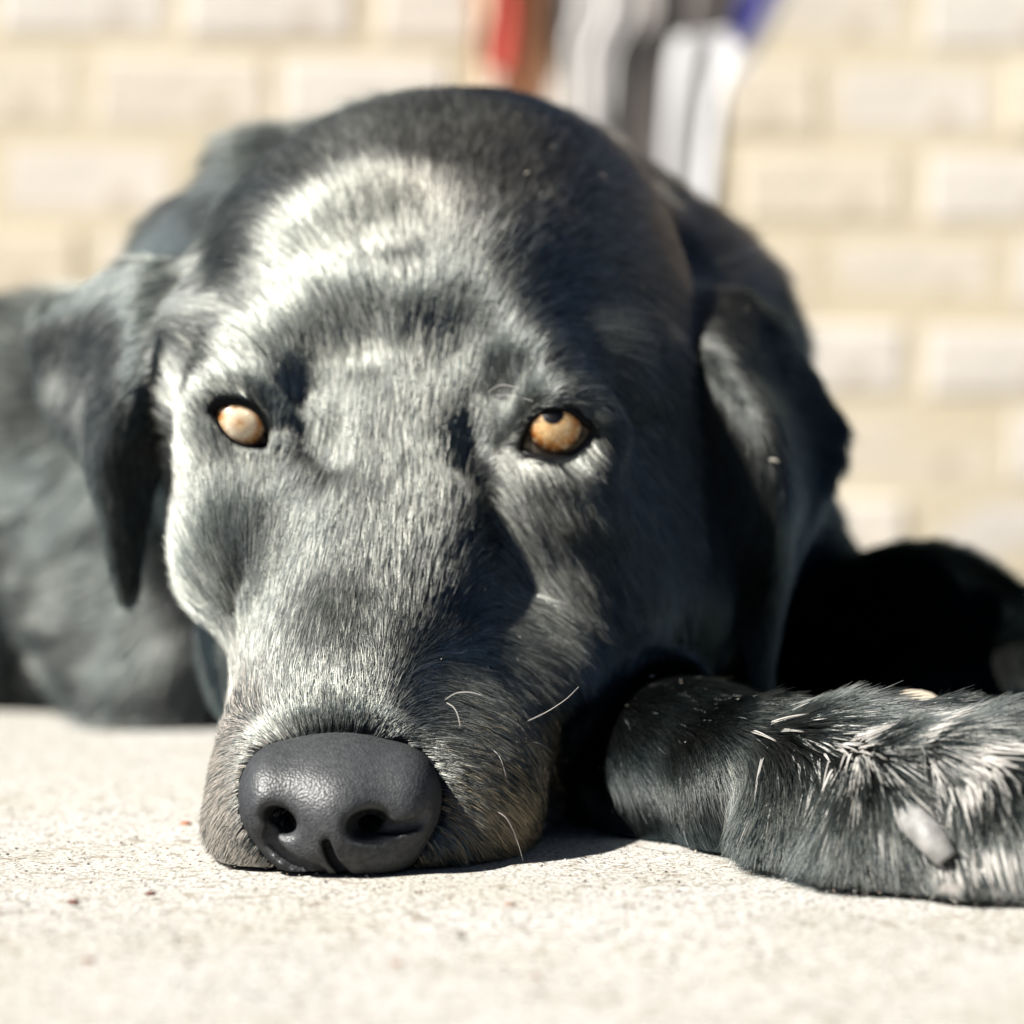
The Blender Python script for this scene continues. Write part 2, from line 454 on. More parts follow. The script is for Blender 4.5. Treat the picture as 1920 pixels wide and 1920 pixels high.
bag = empty('strap', P(1420, 40, 2.2))
tag(bag, 'blurred blue strap with a pale edge slanting beside the striped jacket', 'strap')
under(drape('blue_band', [(1530, -300), (1395, -10), (1380, 40), (1372, 80)], [(1620, -300), (1450, -10), (1425, 40), (1395, 85)], 2.13, BLU, None, .002, 1), bag)
under(drape('pale_edge', [(1620, -300), (1455, -10), (1428, 42), (1398, 88), (1365, 150)], [(1660, -300), (1482, -10), (1450, 50), (1420, 100), (1375, 165)], 2.135, WHT, None, .002, 1), bag)

# ================================================================== THE DOG
EYE_L = [(398, 775), (410, 762), (432, 756), (458, 760), (482, 774), (497, 796), (506, 834), (492, 838), (462, 836), (436, 826), (414, 804)]
EYE_R = [(975, 846), (981, 822), (992, 794), (1008, 779), (1030, 768), (1055, 769), (1080, 780), (1098, 794), (1110, 808), (1100, 828), (1078, 848), (1048, 858), (1012, 857)]
EC_L, EC_R, ER = P(453, 797, .7036), P(1040, 804, .7076), .0118
g = Grid(axis([(-.46, -.135, .006), (-.135, .205, .0017), (.205, .27, .005)]),
         axis([(.565, .80, .0017), (.80, 1.42, .006)]),
         axis([(-.006, .21, .0017)]))
def E(px, py, Y, rx, ry, rd, k=.012, rot=None, sub=False):
    """ellipsoid with its half width and half height in picture px at its distance, half depth in m"""
    s_ = Y / FPX; g.ell(P(px, py, Y), (rx * s_, rd, ry * s_), k, rot, sub)
# skull
E(815, 590, .800, 455, 385, .075, .0)
E(890, 440, .830, 320, 232, .070, .02)
E(745, 770, .7745, 345, 240, .066, .014, rotX(-25))
E(590, 540, .7540, 160, 180, .034, .012)                   # left forehead boss
E(900, 520, .7540, 160, 180, .034, .012)
E(745, 470, .7600, 150, 150, .032, .014)                   # right forehead boss
E(490, 690, .722, 105, 85, .0215, .018)                    # brows
E(975, 690, .724, 115, 85, .0225, .018)
E(395, 700, .745, 75, 120, .030, .015)
E(1130, 720, .752, 90, 140, .032, .015)
# muzzle
g.cone(P(765, 610, .7435), P(700, 1080, .6995), .032, .0250, .014)
g.cone(P(700, 1080, .6995), P(648, 1420, .652), .0250, .0215, .014)
g.cone(P(695, 1000, .722), P(665, 1400, .670), .032, .0255, .012)
E(512, 1490, .666, 90, 140, .038, .014)
E(850, 1440, .678, 165, 200, .044, .014)
E(690, 1540, .668, 270, 98, .048, .012)
E(655, 1320, .672, 150, 150, .034, .012)
# under the eyes and cheeks
E(466, 1000, .7150, 108, 175, .032, .016)
E(1060, 930, .728, 125, 90, .032, .016)
E(525, 1000, .741, 160, 185, .048, .016)
E(1030, 1060, .750, 250, 260, .050, .014)
E(590, 1230, .725, 90, 180, .050, .014)
E(960, 1240, .735, 180, 180, .056, .014)
E(430, 800, .785, 100, 260, .050, .02)
E(1170, 900, .800, 165, 360, .060, .02)
E(1235, 1110, .795, 150, 190, .05, .02)
E(740, 1200, .80, 360, 260, .07, .02)
# neck, shoulders, trunk
g.ell(P(850, 760, .92), (.088, .10, .088), .03)
g.cone(P(850, 760, .95), P(480, 960, 1.12), .075, .080, .04)
g.cone(P(1120, 760, .93), P(1150, 950, .92), .055, .055, .03)
g.ell(P(1290, 690, .90), (.024, .05, .036), .02)
g.ell(P(1270, 930, .90), (.034, .06, .050), .02)
g.cone(P(330, 1090, 1.12), P(-400, 1110, 1.20), .077, .084, .05)
g.cone(P(-400, 1110, 1.20), P(-1000, 1100, 1.30), .084, .09, .05)
g.chain([(P(740, 350, .90), .014), (P(550, 420, .90), .018), (P(425, 520, .91), .018), (P(360, 640, .93), .018)], .02)
g.cone(P(560, 320, .89), P(480, 312, .90), .007, .0055, .008)
g.cone(P(120, 800, 1.05), P(330, 1250, 1.02), .045, .035, .03)
# other foreleg lying behind
g.chain([(P(1350, 1150, .93), .052), (P(1560, 1225, .90), .024), (P(1735, 1215, .88), .0245), (P(1900, 1330, .86), .026), (P(2080, 1420, .80), .026)], .02)
g.chain([(P(1500, 1270, .88), .020), (P(1700, 1330, .84), .016), (P(1900, 1370, .82), .018)], .015)
# near foreleg and paw
g.chain([(P(980, 1360, .80), .036), (P(1140, 1425, .742), .0250), (P(1290, 1455, .692), .0178), (P(1420, 1472, .664), .0163)], .012)
g.chain([(P(1100, 1400, .790), .028), (P(1330, 1448, .715), .0160), (P(1450, 1455, .68), .013)], .015)
g.chain([(P(1420, 1472, .664), .0163), (P(1560, 1480, .650), .0152), (P(1700, 1490, .640), .0150)], .010)
g.ell(P(1490, 1560, .640), (.013, .016, .0105), .008)               # carpal pad bulge
g.chain([(P(1600, 1480, .640), .0145), (P(1720, 1520, .612), .0120), (P(1770, 1590, .598), .0095)], .013)      # toe with the claw
g.chain([(P(1720, 1450, .640), .0125), (P(1850, 1480, .618), .0140), (P(1930, 1560, .600), .0145), (P(1960, 1620, .592), .010)], .006)
g.chain([(P(1740, 1430, .650), .0120), (P(1960, 1500, .640), .0140), (P(2090, 1540, .620), .0150)], .006)
g.chain([(P(1780, 1440, .670), .0110), (P(2020, 1520, .665), .0140), (P(2160, 1540, .650), .0130)], .006)
g.ell(P(1620, 1610, .612), (.0095, .012, .0060), .014)
g.ell(P(1860, 1650, .592), (.0135, .010, .0070), .005)
g.cone(P(1690, 1400, .612), P(1795, 1600, .583), .0030, .0034, .003, True)
# ears
EAR_L = [[(365, 500, .768), (310, 498, .775), (240, 505, .79), (175, 545, .80)],
         [(345, 600, .752), (280, 592, .748), (185, 575, .785), (75, 592, .80)],
         [(330, 700, .750), (252, 688, .738), (160, 690, .782), (76, 700, .80)],
         [(305, 800, .750), (222, 778, .738), (158, 785, .772), (112, 785, .79)],
         [(282, 885, .750), (200, 870, .742), (186, 875, .762), (168, 868, .775)],
         [(262, 995, .750), (212, 985, .746), (208, 985, .755), (206, 985, .76)],
         [(244, 1105, .752), (232, 1105, .752), (233, 1105, .754), (234, 1105, .755)]]
EAR_R = [[(1240, 540, .792), (1310, 545, .789), (1400, 560, .80), (1460, 600, .82)],
         [(1280, 665, .774), (1350, 678, .760), (1440, 680, .80), (1535, 730, .825)],
         [(1318, 790, .768), (1418, 780, .745), (1485, 780, .80), (1583, 800, .825)],
         [(1345, 900, .768), (1452, 890, .741), (1505, 900, .79), (1568, 880, .815)],
         [(1362, 1010, .764), (1455, 1000, .745), (1475, 1000, .77), (1505, 995, .79)],
         [(1380, 1130, .765), (1445, 1120, .757), (1455, 1120, .765), (1460, 1110, .77)],
         [(1420, 1262, .762), (1432, 1262, .762), (1433, 1262, .763), (1434, 1262, .764)]]
for ear in (EAR_L, EAR_R):
    g.cloud(sheet(ear, 58, 84).reshape(-1, 3), .0021, .004)
exec_marks['sdf'] = time.time() - T0
# skin round the eyes, then the eye openings
def lid_curve(poly, ec, push, n=60, front=.0):
    poly = np.asarray(poly, float); c = poly.mean(0)
    q = np.array([p + (p - c) / np.linalg.norm(p - c) * push for p in poly])
    q = catmull(np.concatenate([q, q[:1]]), n)
    out = []
    for px, py in q:
        d = P(px, py, 1.0) - np.array([0, 0, CAMZ]); d = d / np.linalg.norm(d)
        o = np.array([0, 0, CAMZ]) - ec; bq = o @ d; cq = o @ o - (ER + front) ** 2; disc = bq * bq - cq
        t = -bq - math.sqrt(disc) if disc > 0 else -bq
        out.append(np.array([0, 0, CAMZ]) + t * d)
    return np.array(out)
for poly, ec in ((EYE_L, EC_L), (EYE_R, EC_R)):
    lc = lid_curve(poly, ec, 20, 26)
    g.ell(ec, (ER + .0014,) * 3, .014)
    for a, b in zip(lc[:-1], lc[1:]): g.cone(a + [0, .0016, 0], b + [0, .0016, 0], .0020, .0020, .006)
    b = g.box(ec - .03, ec + .03); X, Y_, Z = g.pts(b)
    pxg = 960 + X / Y_ * FPX; pyg = HOR - (Z - CAMZ) / Y_ * FPX + 0 * X
    pxg = pxg + 0 * pyg
    d = px_poly_sd(pxg, pyg, poly) * .7 / FPX - .0006
    d = np.maximum(d, Y_ - (ec[1] + .010) + 0 * d)
    g.sub(b, d.astype(np.float32), .0008)
# concavities that model the face
E(592, 800, .6853, 26, 95, .0065, .010, rotY(-12), True)
E(908, 800, .6888, 40, 95, .0075, .010, rotY(10), True)
def surfY(px, py, y0=.57, y1=.95):
    Ys = np.linspace(y0, y1, 900); q = np.stack([(px - 960) * Ys / FPX, Ys, CAMZ + (HOR - py) * Ys / FPX], 1)
    f = g.sample(q); i = np.argmax(f < 0); return Ys[i]
def dimple(px, py, r, depth, k=.006):
    g.ell(P(px, py, surfY(px, py) - r + depth), (r, r, r), k, None, True)
dimple(712, 385, .014, .0012, .012); dimple(655, 640, .010, .0015, .01); dimple(850, 640, .009, .0012, .01)
dimple(575, 735, .006, .0005, .005); dimple(912, 745, .006, .0008, .005)
for a_, b_ in (((452, 1110), (440, 1160)), ((440, 1160), (444, 1215))):
    g.cone(P(*a_, surfY(*a_)), P(*b_, surfY(*b_)), .0008, .0008, .003, True)
for a_, b_ in (((905, 935), (930, 1010)), ((930, 1010), (985, 1100))):
    g.cone(P(*a_, surfY(*a_)), P(*b_, surfY(*b_)), .0012, .0010, .004, True)
# nothing reaches below the ground
X, Y_, Z = g.pts((slice(None),) * 3)
g.F = np.maximum(g.F, (-(Z - .0003) + 0 * X + 0 * Y_).astype(np.float32))
V, Q = g.mesh(3)
N = vnormals(V, Q)
exec_marks['mesh'] = (time.time() - T0, len(V))
m = Mat('skin'); m.set(Base_Color=(.012, .014, .015, 1), Roughness=.75); m.b.inputs['Specular IOR Level'].default_value = .15
SKIN = m.m
dog = empty('dog', (0, .8, 0)); dog_loc = np.array([0, .8, 0])
tag(dog, 'black labrador lying with its grizzled chin flat on the pale concrete and amber eyes open', 'dog')
def dogpart(o): return under(o, dog)
dogpart(mesh_obj('body', V, Q, SKIN))

# ---- nose leather
ng = Grid(axis([(-.060, -.012, .0005)]), axis([(.596, .652, .0006)]), axis([(-.0005, .040, .0005)]))
ng.F[:] = .05
def NE(px, py, Y, rx, ry, rz, k=.004, rot=None, sub=False): ng.ell(P(px, py, Y), (rx, ry, rz), k, rot, sub)
NE(638, 1502, .634, .0170, .0225, .0132, 0)
NE(640, 1432, .6405, .0135, .0130, .0060, .010)
NE(560, 1475, .634, .0095, .017, .0075, .006)
NE(720, 1482, .635, .0098, .017, .0078, .006)
NE(508, 1498, .630, .0066, .015, .0100, .005)
NE(762, 1506, .631, .0072, .015, .0105, .005)
NE(575, 1580, .628, .0090, .0125, .0072, .004)
NE(695, 1585, .628, .0105, .0130, .0075, .004)
NE(640, 1555, .624, .0080, .0120, .0090, .005)
NE(688, 1548, .612, .0046, .0140, .0031, .0022, rotY(-8), True)
NE(523, 1540, .614, .0040, .0140, .0026, .0022, rotY(32), True)
for pts in ([(700, 1556), (745, 1556), (790, 1545), (826, 1515)], [(510, 1552), (502, 1575), (520, 1603), (560, 1628), (600, 1640)], [(612, 1580), (619, 1606), (632, 1628), (652, 1650)]):
    q = catmull([P(x, y, .6135) for x, y in pts], 10)
    # push the groove onto the surface
    w = .0012 if pts[0][0] < 650 and pts[0][0] > 600 else .0016
    for a_, b_ in zip(q[:-1], q[1:]):
        for dy in (-.006, -.004, -.002, 0, .002, .004, .006): ng.cone(a_ + [0, dy, 0], b_ + [0, dy, 0], w, w * .8, .0006, True)
b = (slice(None),) * 3; X, Y_, Z = ng.pts(b); ng.F = np.maximum(ng.F, (-(Z - .0004) + 0 * X + 0 * Y_).astype(np.float32))
NV, NQ = ng.mesh(2)
m = Mat('nose_leather'); co = m.obj()
vor = m.n('ShaderNodeTexVoronoi'); vor.inputs['Scale'].default_value = 1900; m.l(co, vor.inputs['Vector'])
vor2 = m.noise(700, 3, .6, co)
c_ = m.ramp(vor2, [(.3, (.045, .048, .051)), (.7, (.085, .089, .093))]); m.l(c_, m.b.inputs['Base Color'])
m.set(Roughness=.44); m.b.inputs['Specular IOR Level'].default_value = .9
m.bump(m.mix(vor.outputs['Distance'], vor2, .35), .7, .00028)
dogpart(mesh_obj('nose', NV, NQ, m.m))

# ---- eyes
def eyeball(ec, gaze_px, iris_r, seed, left):
    ax_ = P(*gaze_px, 1.0) - np.array([0, 0, CAMZ]); ax_ = ax_ / np.linalg.norm(ax_)
    f = None
    # axis: from the centre towards the point of the sphere seen at gaze_px
    o = np.array([0, 0, CAMZ]) - ec; bq = o @ ax_; cq = o @ o - ER ** 2
    t = -bq - math.sqrt(max(bq * bq - cq, 0)); front = np.array([0, 0, CAMZ]) + t * ax_
    n = front - ec; n /= np.linalg.norm(n)
    u = np.cross([0, 0, 1], n); u /= np.linalg.norm(u); w = np.cross(n, u)
    V = []; rings = 40; seg = 64
    for i in range(rings + 1):
        ph = math.pi * .62 * (i / rings) ** 1.2; r_ = ER
        for j in range(seg):
            a = 2 * math.pi * j / seg
            rr = r_ * math.sin(ph); zz = r_ * math.cos(ph)
            if ph < 1.2 and rr < .0064: zz = .00545 + math.sqrt(.0078 ** 2 - rr * rr)       # the cornea stands out of the eyeball
            V.append(ec + zz * n + rr * (math.cos(a) * u + math.sin(a) * w))
    Fc = [[i * seg + j, (i + 1) * seg + j, (i + 1) * seg + (j + 1) % seg, i * seg + (j + 1) % seg] for i in range(rings) for j in range(seg)]
    o = mesh_obj('eyeball', V, Fc)
    at = o.data.attributes.new('iris', 'FLOAT_VECTOR', 'POINT'); arr = []
    for v in V:
        d = (v - ec) / ER; arr += [d @ u * ER / iris_r, d @ w * ER / iris_r, d @ n]
    at.data.foreach_set('vector', arr)
    return o
def eye_mat(pupil, cream, seed):
    m = Mat('eye'); A = m.n('ShaderNodeAttribute', attribute_name='iris').outputs['Vector']
    sep = m.n('ShaderNodeSeparateXYZ'); m.l(A, sep.inputs[0])
    cx = m.n('ShaderNodeCombineXYZ'); m.l(sep.outputs[0], cx.inputs[0]); m.l(sep.outputs[1], cx.inputs[1])
    ln = m.n('ShaderNodeVectorMath', operation='LENGTH'); m.l(cx.outputs[0], ln.inputs[0])
    nz = m.noise(3.2, 4, .65, cx.outputs[0])
    # radial streaks
    at2 = m.n('ShaderNodeMath', operation='ARCTAN2'); m.l(sep.outputs[1], at2.inputs[0]); m.l(sep.outputs[0], at2.inputs[1])
    cb = m.n('ShaderNodeCombineXYZ'); m.l(at2.outputs[0], cb.inputs[0])
    ml = m.n('ShaderNodeMath', operation='MULTIPLY'); ml.inputs[1].default_value = .35; m.l(ln.outputs['Value'], ml.inputs[0]); m.l(ml.outputs[0], cb.inputs[1])
    st = m.noise(9, 3, .6, cb.outputs[0])
    iris = m.ramp(ln.outputs['Value'], [(.0, (.50, .26, .09)), (.50, cream), (.76, (.60, .28, .07)), (.95, (.16, .045, .010))])  # cream band paints the glare on the cornea into the iris
    iris = m.mix(iris, m.ramp(st, [(.3, (.5, .36, .22)), (.65, (1.1, 1.05, 1.0))]), .75, 'MULTIPLY')
    iris = m.mix(iris, (.80, .62, .38), m.ramp(nz, [(.48, (0, 0, 0)), (.62, (.7, .7, .7))]))
    sclera = m.ramp(nz, [(.35, (.05, .035, .025)), (.7, (.22, .19, .15))])
    c_ = m.mix(iris, sclera, m.ramp(ln.outputs['Value'], [(.98, (0, 0, 0)), (1.0, (1, 1, 1))]))
    # ramp input is clamped at 1: use a separate map for the limbus and pupil
    mr = m.n('ShaderNodeMapRange'); mr.inputs[1].default_value = .97; mr.inputs[2].default_value = 1.06; m.l(ln.outputs['Value'], mr.inputs[0])
    c_ = m.mix(iris, sclera, mr.outputs[0])
    lim = m.n('ShaderNodeMapRange'); lim.inputs[1].default_value = .0; lim.inputs[2].default_value = .12
    ab = m.n('ShaderNodeMath', operation='SUBTRACT'); m.l(ln.outputs['Value'], ab.inputs[0]); ab.inputs[1].default_value = 1.03
    ab2 = m.n('ShaderNodeMath', operation='ABSOLUTE'); m.l(ab.outputs[0], ab2.inputs[0]); m.l(ab2.outputs[0], lim.inputs[0])
    c_ = m.mix((.02, .012, .008), c_, lim.outputs[0])
    pp = m.n('ShaderNodeVectorMath', operation='DISTANCE'); m.l(cx.outputs[0], pp.inputs[0]); pp.inputs[1].default_value = (pupil[0], pupil[1], 0)
    pm = m.n('ShaderNodeMapRange'); pm.inputs[1].default_value = pupil[2]; pm.inputs[2].default_value = pupil[2] + .07; m.l(pp.outputs['Value'], pm.inputs[0])
    c_ = m.mix((.004, .004, .005), c_, pm.outputs[0])
    m.l(c_, m.b.inputs['Base Color']); m.set(Roughness=.35)
    m.b.inputs['Coat Weight'].default_value = 1; m.b.inputs['Coat Roughness'].default_value = .07; m.b.inputs['Coat IOR'].default_value = 1.38
    return m.m
eL = eyeball(EC_L, (450, 795), .0060, 1, True); eR = eyeball(EC_R, (1041, 796), .0064, 2, False)
eL.data.materials.append(eye_mat((.20, .95, .20), (.96, .90, .74), 1)); eR.data.materials.append(eye_mat((-.08, .40, .38), (.86, .62, .32), 2))
dogpart(eL); dogpart(eR)
m = Mat('eyelid'); m.set(Base_Color=(.012, .011, .011, 1), Roughness=.22); LID = m.m
for poly, ec in ((EYE_L, EC_L), (EYE_R, EC_R)):
    lc = lid_curve(poly, ec, 3, 80, .0006)
    v_, f_ = tube(lc, .0011, 10, False)
    dogpart(mesh_obj('eyelid', v_, f_, LID))
# ---- claws and pads
m = Mat('claw'); c_ = m.ramp(m.noise(260, 3), [(.3, (.22, .22, .21)), (.7, (.44, .43, .41))]); m.l(c_, m.b.inputs['Base Color']); m.set(Roughness=.5); m.bump(m.noise(700, 3), .4, .0003); CLAW = m.m
def claw(p):   # centre line picture points with distance, radius and flattening
    c = catmull([P(*q) for q in p[0]], 18); r = catmull([[x] for x in p[1]], 18)[:, 0]
    tan = np.gradient(c, axis=0); tan /= np.linalg.norm(tan, axis=1)[:, None]; V = []; n = 16
    for i in range(18):
        s_ = np.cross(tan[i], [0, -1, 0]); s_ /= np.linalg.norm(s_); u = np.cross(s_, tan[i])
        for j in range(n):
            a = 2 * math.pi * j / n; V.append(c[i] + r[i] * (1.0 * math.cos(a) * s_ + .62 * math.sin(a) * u))
    Fc = [[i * n + j, i * n + (j + 1) % n, (i + 1) * n + (j + 1) % n, (i + 1) * n + j] for i in range(17) for j in range(n)] + [list(range(n))[::-1], list(range(17 * n, 18 * n))]
    return dogpart(mesh_obj('claw', V, Fc, CLAW))
claw(([(1680, 1500, .604), (1712, 1538, .5915), (1746, 1574, .5865), (1776, 1612, .5850)], [.0026, .0031, .0032, .0024]))
claw(([(1935, 1560, .590), (1965, 1600, .577), (1985, 1640, .575), (1995, 1670, .577)], [.0036, .0040, .0032, .0015]))
m = Mat('paw_pad'); c_ = m.ramp(m.noise(400, 3), [(.3, (.16, .145, .13)), (.7, (.36, .33, .30))]); m.l(c_, m.b.inputs['Base Color']); m.set(Roughness=.8); m.bump(m.noise(900, 3), .6, .0005); PAD = m.m
m = Mat('pale_pad'); m.set(Base_Color=(.70, .60, .46, 1), Roughness=.8); PPAD = m.m
def blob(name, c, r, mat, squash=0):
    V = []; Fc = []
    for i in range(13):
        ph = math.pi * i / 12
        for j in range(24):
            a = 2 * math.pi * j / 24; V.append(np.array(c) + np.array([r[0] * math.sin(ph) * math.cos(a), r[1] * math.sin(ph) * math.sin(a), r[2] * math.cos(ph)]) * (1 + .04 * math.sin(3 * a + i)))
    for i in range(12):
        for j in range(24): Fc.append([i * 24 + j, (i + 1) * 24 + j, (i + 1) * 24 + (j + 1) % 24, i * 24 + (j + 1) % 24])
    V = [np.array([v[0], v[1], max(v[2], .0005)]) for v in V]
    return dogpart(mesh_obj(name, V, Fc, mat))
blob('toe_pad', P(1648, 1668, .604), (.0085, .009, .0032), PAD)
blob('toe_pad', P(1865, 1672, .588), (.0135, .010, .0045), PAD)
blob('pad', P(1712, 1336, .690), (.0082, .005, .0052), PPAD)

m = Mat('whisker'); m.set(Base_Color=(.45, .43, .40, 1), Roughness=.4); WHK = m.m
m = Mat('dark_whisker'); m.set(Base_Color=(.02, .02, .02, 1), Roughness=.4); DWH = m.m
for pts_, mt in (([(990, 1352, .655), (1025, 1335, .645), (1060, 1312, .638), (1085, 1288, .634)], WHK), ([(835, 1312, .634), (855, 1300, .628), (880, 1298, .624), (905, 1304, .622)], WHK),
                 ([(838, 1318, .634), (850, 1326, .628), (858, 1340, .624), (863, 1362, .622)], WHK), ([(500, 668, .694), (478, 642, .688), (450, 618, .684), (418, 600, .682)], DWH),
                 ([(1185, 742, .735), (1192, 760, .728), (1195, 785, .722)], WHK), ([(930, 742, .690), (960, 742, .683), (1000, 752, .678)], WHK), ([(915, 735, .690), (940, 722, .682), (975, 728, .678)], WHK)):
    v_, f_ = tube(catmull([P(*q) for q in pts_], 16), np.linspace(.00016, .00006, 16), 5)
    dogpart(mesh_obj('whisker', v_, f_, mt))

rw = np.random.default_rng(12)
for k in range(14):
    right = k % 3 > 0
    bx, by = (rw.uniform(860, 985), rw.uniform(1330, 1560)) if right else (rw.uniform(420, 470), rw.uniform(1380, 1560))
    y0 = surfY(bx, by); a = rw.uniform(-.3, .9); ln = rw.uniform(25, 75) * (1 if right else -.7)
    q = [(bx, by, y0), (bx + ln * .5 * math.cos(a), by + abs(ln) * .5 * math.sin(a), y0 - .004), (bx + ln * math.cos(a + .2), by + abs(ln) * math.sin(a + .3) + 4, y0 - .005)]
    v_, f_ = tube(catmull([P(*z) for z in q], 10), np.linspace(.00010, .00004, 10), 4)
    dogpart(mesh_obj('whisker', v_, f_, WHK if rw.random() < .2 else DWH))

